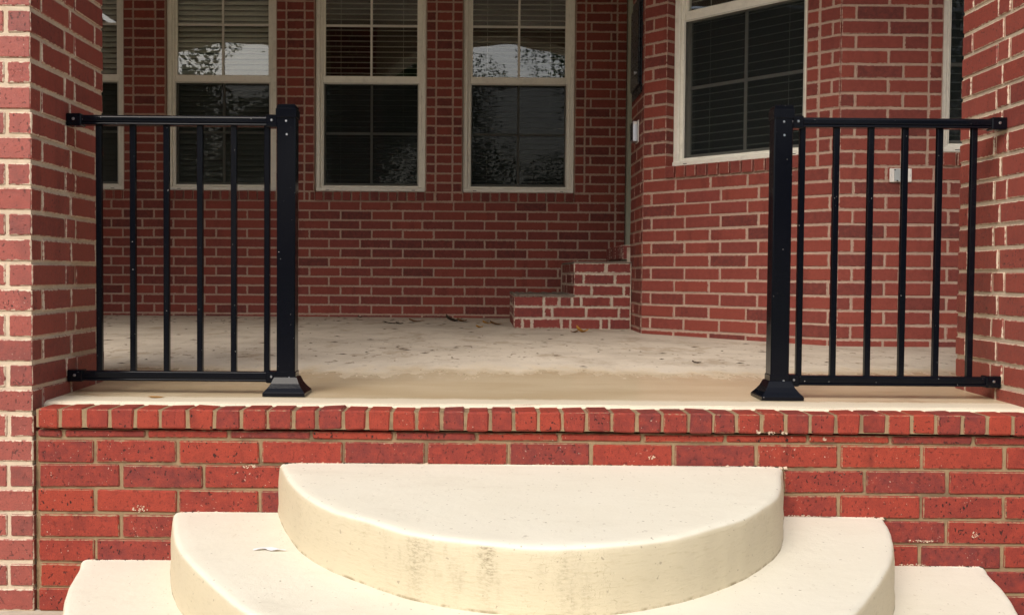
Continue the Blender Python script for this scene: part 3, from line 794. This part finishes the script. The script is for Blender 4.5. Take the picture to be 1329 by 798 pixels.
f = link('electrical_outlet', None, None, (2.213, 5.448, 1.584)); tag(f, 'white weatherproof electrical outlet cover on the brick behind the right railing', 'outlet')
q = MB(); q.bbox(-.058, .058, -.012, .0, -.036, .036, .003); q.build('cover_plate', M['whiteplastic'], f)
q = MB()
vs = [(-.036, -.030), (-.012, -.034), (.012, -.030), (.012, .026), (.002, .033), (-.026, .033), (-.036, .026)]
q.add([(x, y, z) for y in (-.012, -.020) for x, z in vs], [tuple(range(7, 14)), tuple((i, (i+1) % 7, 7+(i+1) % 7, 7+i) for i in range(7))[0]] + [(i, (i+1) % 7, 7+(i+1) % 7, 7+i) for i in range(1, 7)])
q.build('flip_lid', M['greyplastic'], f)
for x, z in ((-.034, .028), (.012, .029), (.009, -.029), (-.022, -.029)):
    q = MB(); q.bbox(x-.004, x+.004, -.0225, -.011, z-.003, z+.003, .001); q.build('hinge', M['black'], f)
for x in (-.05, .05):
    q = MB(); q.cyl((x, -.0118, 0), .003, -.0015, 'y', 10); q.build('screw', M['metal'], f)

# ------------------------------------------------------------------ porch ceiling, beam with arch, side wall
cl = link('porch_ceiling', None); tag(cl, kind='structure')
bd = MB(); bd.box(0, .118, 3.5, 8.4, 0, .02); bmesh_ = bd.mesh('board', M['ceil'])
for i in range(80):
    x = -4.65+i*.122
    link('board', bmesh_, cl, (x, 0, TOPZ-.004*(i % 2)))
cb = MB(); cb.box(-4.7, 5.2, 3.0, 12, TOPZ+.03, TOPZ+.2); cb.build('deck', M['ceil'], cl)
def arch(x0, x1, label):
    e = link('porch_arch', None, None, (0, 3.12, 0)); tag(e, label, 'arch', 'arched porch beams')
    n = 28; mb = MB(); sz, rise = 3.3, .80
    lowr = [(x0+(x1-x0)*i/n, sz+rise*math.sqrt(max(0, 1-(2*i/n-1)**2))) for i in range(n+1)]
    for i in range(n):
        (xa, za), (xb, zb) = lowr[i], lowr[i+1]
        mb.add([(xa, .03, za), (xb, .03, zb), (xb, .56, zb), (xa, .56, za), (xa, .03, TOPZ), (xb, .03, TOPZ), (xb, .56, TOPZ), (xa, .56, TOPZ)], [(3,2,1,0), (0,1,5,4), (2,3,7,6)])
    mb.build('beam', M['beam'], e)
arch(-1.372, 1.724, 'cream arched beam above the porch opening')

arch(-4.66, -1.964, 'cream arched beam above the opening left of the left pillar')
arch(2.316, 4.92, 'cream arched beam above the opening right of the right pillar')
def plainwall(x0, x1, y0, y1, z0, z1, label):
    e = link('side_wall', None, None, (x0, y0, 0)); tag(e, label, 'wall')
    q = MB(); q.box(0, x1-x0, 0, y1-y0, z0, z1); q.build('mortar', M['mortar_rose'], e)
    B = Bricks(e, M['brick_house'], limit=0); k = 0
    while z0+k*CH < z1-.05:
        za = z0+k*CH+JT/2
        if x1-x0 > y1-y0:
            x = -(k % 2)*.125
            while x < x1-x0: B.add(max(x, 0), min(x+BL, x1-x0), -.006, .05, za, za+CH-JT, True); B.add(max(x, 0), min(x+BL, x1-x0), y1-y0-.05, y1-y0+.006, za, za+CH-JT, True); x += PITCH
        else:
            y = -(k % 2)*.125
            while y < y1-y0: B.add(-.006, .05, max(y, 0), min(y+BL, y1-y0), za, za+CH-JT, True); B.add(x1-x0-.05, x1-x0+.006, max(y, 0), min(y+BL, y1-y0), za, za+CH-JT, True); y += PITCH
        k += 1
    B.finish()
plainwall(-5.25, -4.66, 3.12, 3.70, -.1, TOPZ, 'brick end pillar beyond the left opening')
plainwall(-5.0, -4.75, 3.72, 8.5, -.1, TOPZ, 'brick end wall closing the left side of the porch')
plainwall(4.92, 5.2, 3.12, 5.6, -.1, TOPZ, 'brick end wall closing the right side of the porch')
plainwall(-4.65, -1.97, 3.12, 3.30, -.1, .60, 'low brick wall continuing left of the left pillar')
plainwall(2.32, 4.91, 3.12, 3.30, -.1, .60, 'low brick wall continuing right of the right pillar')
# ------------------------------------------------------------------ small things on the floor and steps
def leaf(x, y, size, mat, label, rz, curl, seed, z=None):
    r = random.Random(seed); n = 9; mb = MB(); vs = []
    for i in range(n):
        t = i/(n-1); wd = size*.32*math.sin(math.pi*min(1, t*.96+.02))**.8
        for s in (-1, -.5, 0, .5, 1):
            vs.append(((t-.5)*size, s*wd*(1+r.uniform(-.15, .15)), curl*size*((2*t-1)**2*.5+abs(s)*.5*(1-t))+r.uniform(0, .02)*size+.0015))
    fs = [(i*5+j, i*5+j+1, i*5+j+6, i*5+j+5) for i in range(n-1) for j in range(4)]
    mb.add(vs, fs)
    mb.add([(-.5*size, -.001, .003), (-.5*size, .001, .003), (-.85*size, .002, .004), (-.85*size, 0, .004)], [(0, 1, 2, 3)])
    o = mb.build('dead_leaf', mat, None, (x, y, fz(y) if z is None else z), (0, 0, rz), True)
    tag(o, label, 'leaf', 'dead leaves on the porch')
LV = [(.64, 6.46, .085, 'deadleaf2', 'largest curled tan dead leaf beside the foot of the brick stoop', .3, .55),
      (.585, 6.44, .06, 'deadleaf', 'small brown dead leaf touching the large curled leaf by the stoop', 2.4, .3),
      (-.648, 7.37, .10, 'deadleaf3', 'dark flat dead leaf left of the other leaves by the back wall', .1, .15),
      (-.585, 7.30, .08, 'deadleaf3', 'dark leaf lying against the leftmost flat leaf by the back wall', 1.0, .2),
      (-.484, 7.62, .11, 'deadleaf', 'brown leaf on the floor below the third back window', .2, .25),
      (-.205, 7.75, .13, 'deadleaf3', 'long dark curled leaf close to the back wall left of the stoop', -.2, .4),
      (-.145, 7.70, .09, 'deadleaf', 'brown leaf right next to the long dark curled leaf', .6, .35),
      (-.014, 6.90, .07, 'deadleaf2', 'tan leaf lying in front of the leaf cluster near the stoop', .9, .3),
      (.112, 7.30, .10, 'deadleaf', 'brown leaf nearest the left end of the brick stoop', -.1, .3),
      (.05, 7.40, .09, 'deadleaf2', 'yellowish leaf in the cluster left of the brick stoop', .4, .3),
      (.95, 4.50, .045, 'deadleaf3', 'tiny dark leaf on the dry concrete left of the right post', .2, .25),
      (-1.05, 3.30, .05, 'deadleaf2', 'wet orange leaf on the slab edge beside the left pillar', .1, .05),
      (-.975, 8.25, .05, 'deadleaf3', 'tiny dark leaf against the foot of the back wall', .5, .4)]
for i, (x, y, s, m, l, rz, cu) in enumerate(LV): leaf(x, y, s, M[m], l, rz, cu, i)
# fine debris nobody could count
db = MB(); rr = random.Random(11)
for i in range(260):
    y = rr.choice((rr.uniform(4.2, 8.2), rr.uniform(7.2, 8.3))); x = rr.uniform(-3.0, 1.6)
    if y > 6.7 and x > .15: continue
    l = rr.uniform(.004, .03); a = rr.uniform(-.5, .5) ; wd = rr.uniform(.002, .006); z = fz(y)+.0015
    ca, sa = math.cos(a)*l, math.sin(a)*l
    db.add([(x-ca, y-sa, z), (x+sa*wd/l, y-ca*wd/l, z), (x+ca, y+sa, z), (x-sa*wd/l, y+ca*wd/l, z+.003)], [(0, 1, 2, 3)])
tag(db.build('leaf_debris', M['deadleaf3'], None), 'fine dark leaf crumbs scattered over the porch floor', 'debris', kind='stuff')
sc_ = MB(); r = random.Random(4)
vs = []; n = 12
for i in range(n):
    t = i/(n-1); wdt = .012*math.sin(math.pi*min(.97, t+.05))**.6*(1+r.uniform(-.3, .3))
    vs += [((t-.5)*.085, -wdt+.010*math.sin(t*5), .001+.004*math.sin(t*6)**2), ((t-.5)*.085, wdt+.010*math.sin(t*5), .003)]
sc_.add(vs, [(2*i, 2*i+1, 2*i+3, 2*i+2) for i in range(n-1)])
tag(sc_.build('paper_scrap', M['scrap'], None, (-.555, 2.684, .3105), (0, 0, .1), True), 'small white scrap lying on the left of the middle step', 'scrap')

# ------------------------------------------------------------------ trees across the yard (seen only mirrored in the glass)
def tree(x, y, h, cr_, seed, label):
    i_ = seed-40
    r = random.Random(seed); e = link('tree', None, None, (x, y, 0)); tag(e, label, 'tree', 'trees across the yard')
    t = MB(); n = 10; prof = [(.30, -.1), (.22, h*.15), (.17, h*.4), (.08, h*.75)]
    vs = [(rr_*math.cos(2*math.pi*i/n), rr_*math.sin(2*math.pi*i/n), z) for rr_, z in prof for i in range(n)]
    t.add(vs, [(k*n+i, k*n+(i+1) % n, (k+1)*n+(i+1) % n, (k+1)*n+i) for k in range(3) for i in range(n)])
    t.build('trunk', M['bark'], e, smooth=True)
    c = MB()
    cl_ = [(r.gauss(0, cr_*.42), r.gauss(0, cr_*.42), h*r.uniform(.12, .98), r.uniform(.5, 1.1)*cr_*.36) for _ in range(46)]
    for _ in range(48000 if i_ < 3 else 12000):
        a = r.choice(cl_); d_ = Vector((r.gauss(0, 1), r.gauss(0, 1), r.gauss(0, 1))).normalized()*a[3]*r.random()**.4
        p = Vector(a[:3])+d_; s_ = r.uniform(.04, .085)*(1 if i_ < 3 else 2)
        u = Vector((r.gauss(0, 1), r.gauss(0, 1), r.gauss(0, 1))).normalized(); v = u.orthogonal().normalized()
        c.add([p-u*s_, p+v*s_*.5, p+u*s_, p-v*s_*.5], [(0, 1, 2, 3)])
    c.build('crown', M['leaf'], e)
for i, (x, y, h, c_) in enumerate(((-4.2, -13, 9.0, 4.0), (-1.2, -18, 10, 4.4), (7.0, -14, 8.5, 4.2), (14, -18, 11, 5.0), (-10.8, -19, 7.6, 3.8))):
    tree(x, y, h, c_, 40+i, ['broad tree across the yard to the left', 'tall tree straight across the yard', 'round tree across the yard to the right', 'tall wide tree at the far right of the yard', 'tree at the far left of the yard'][i])
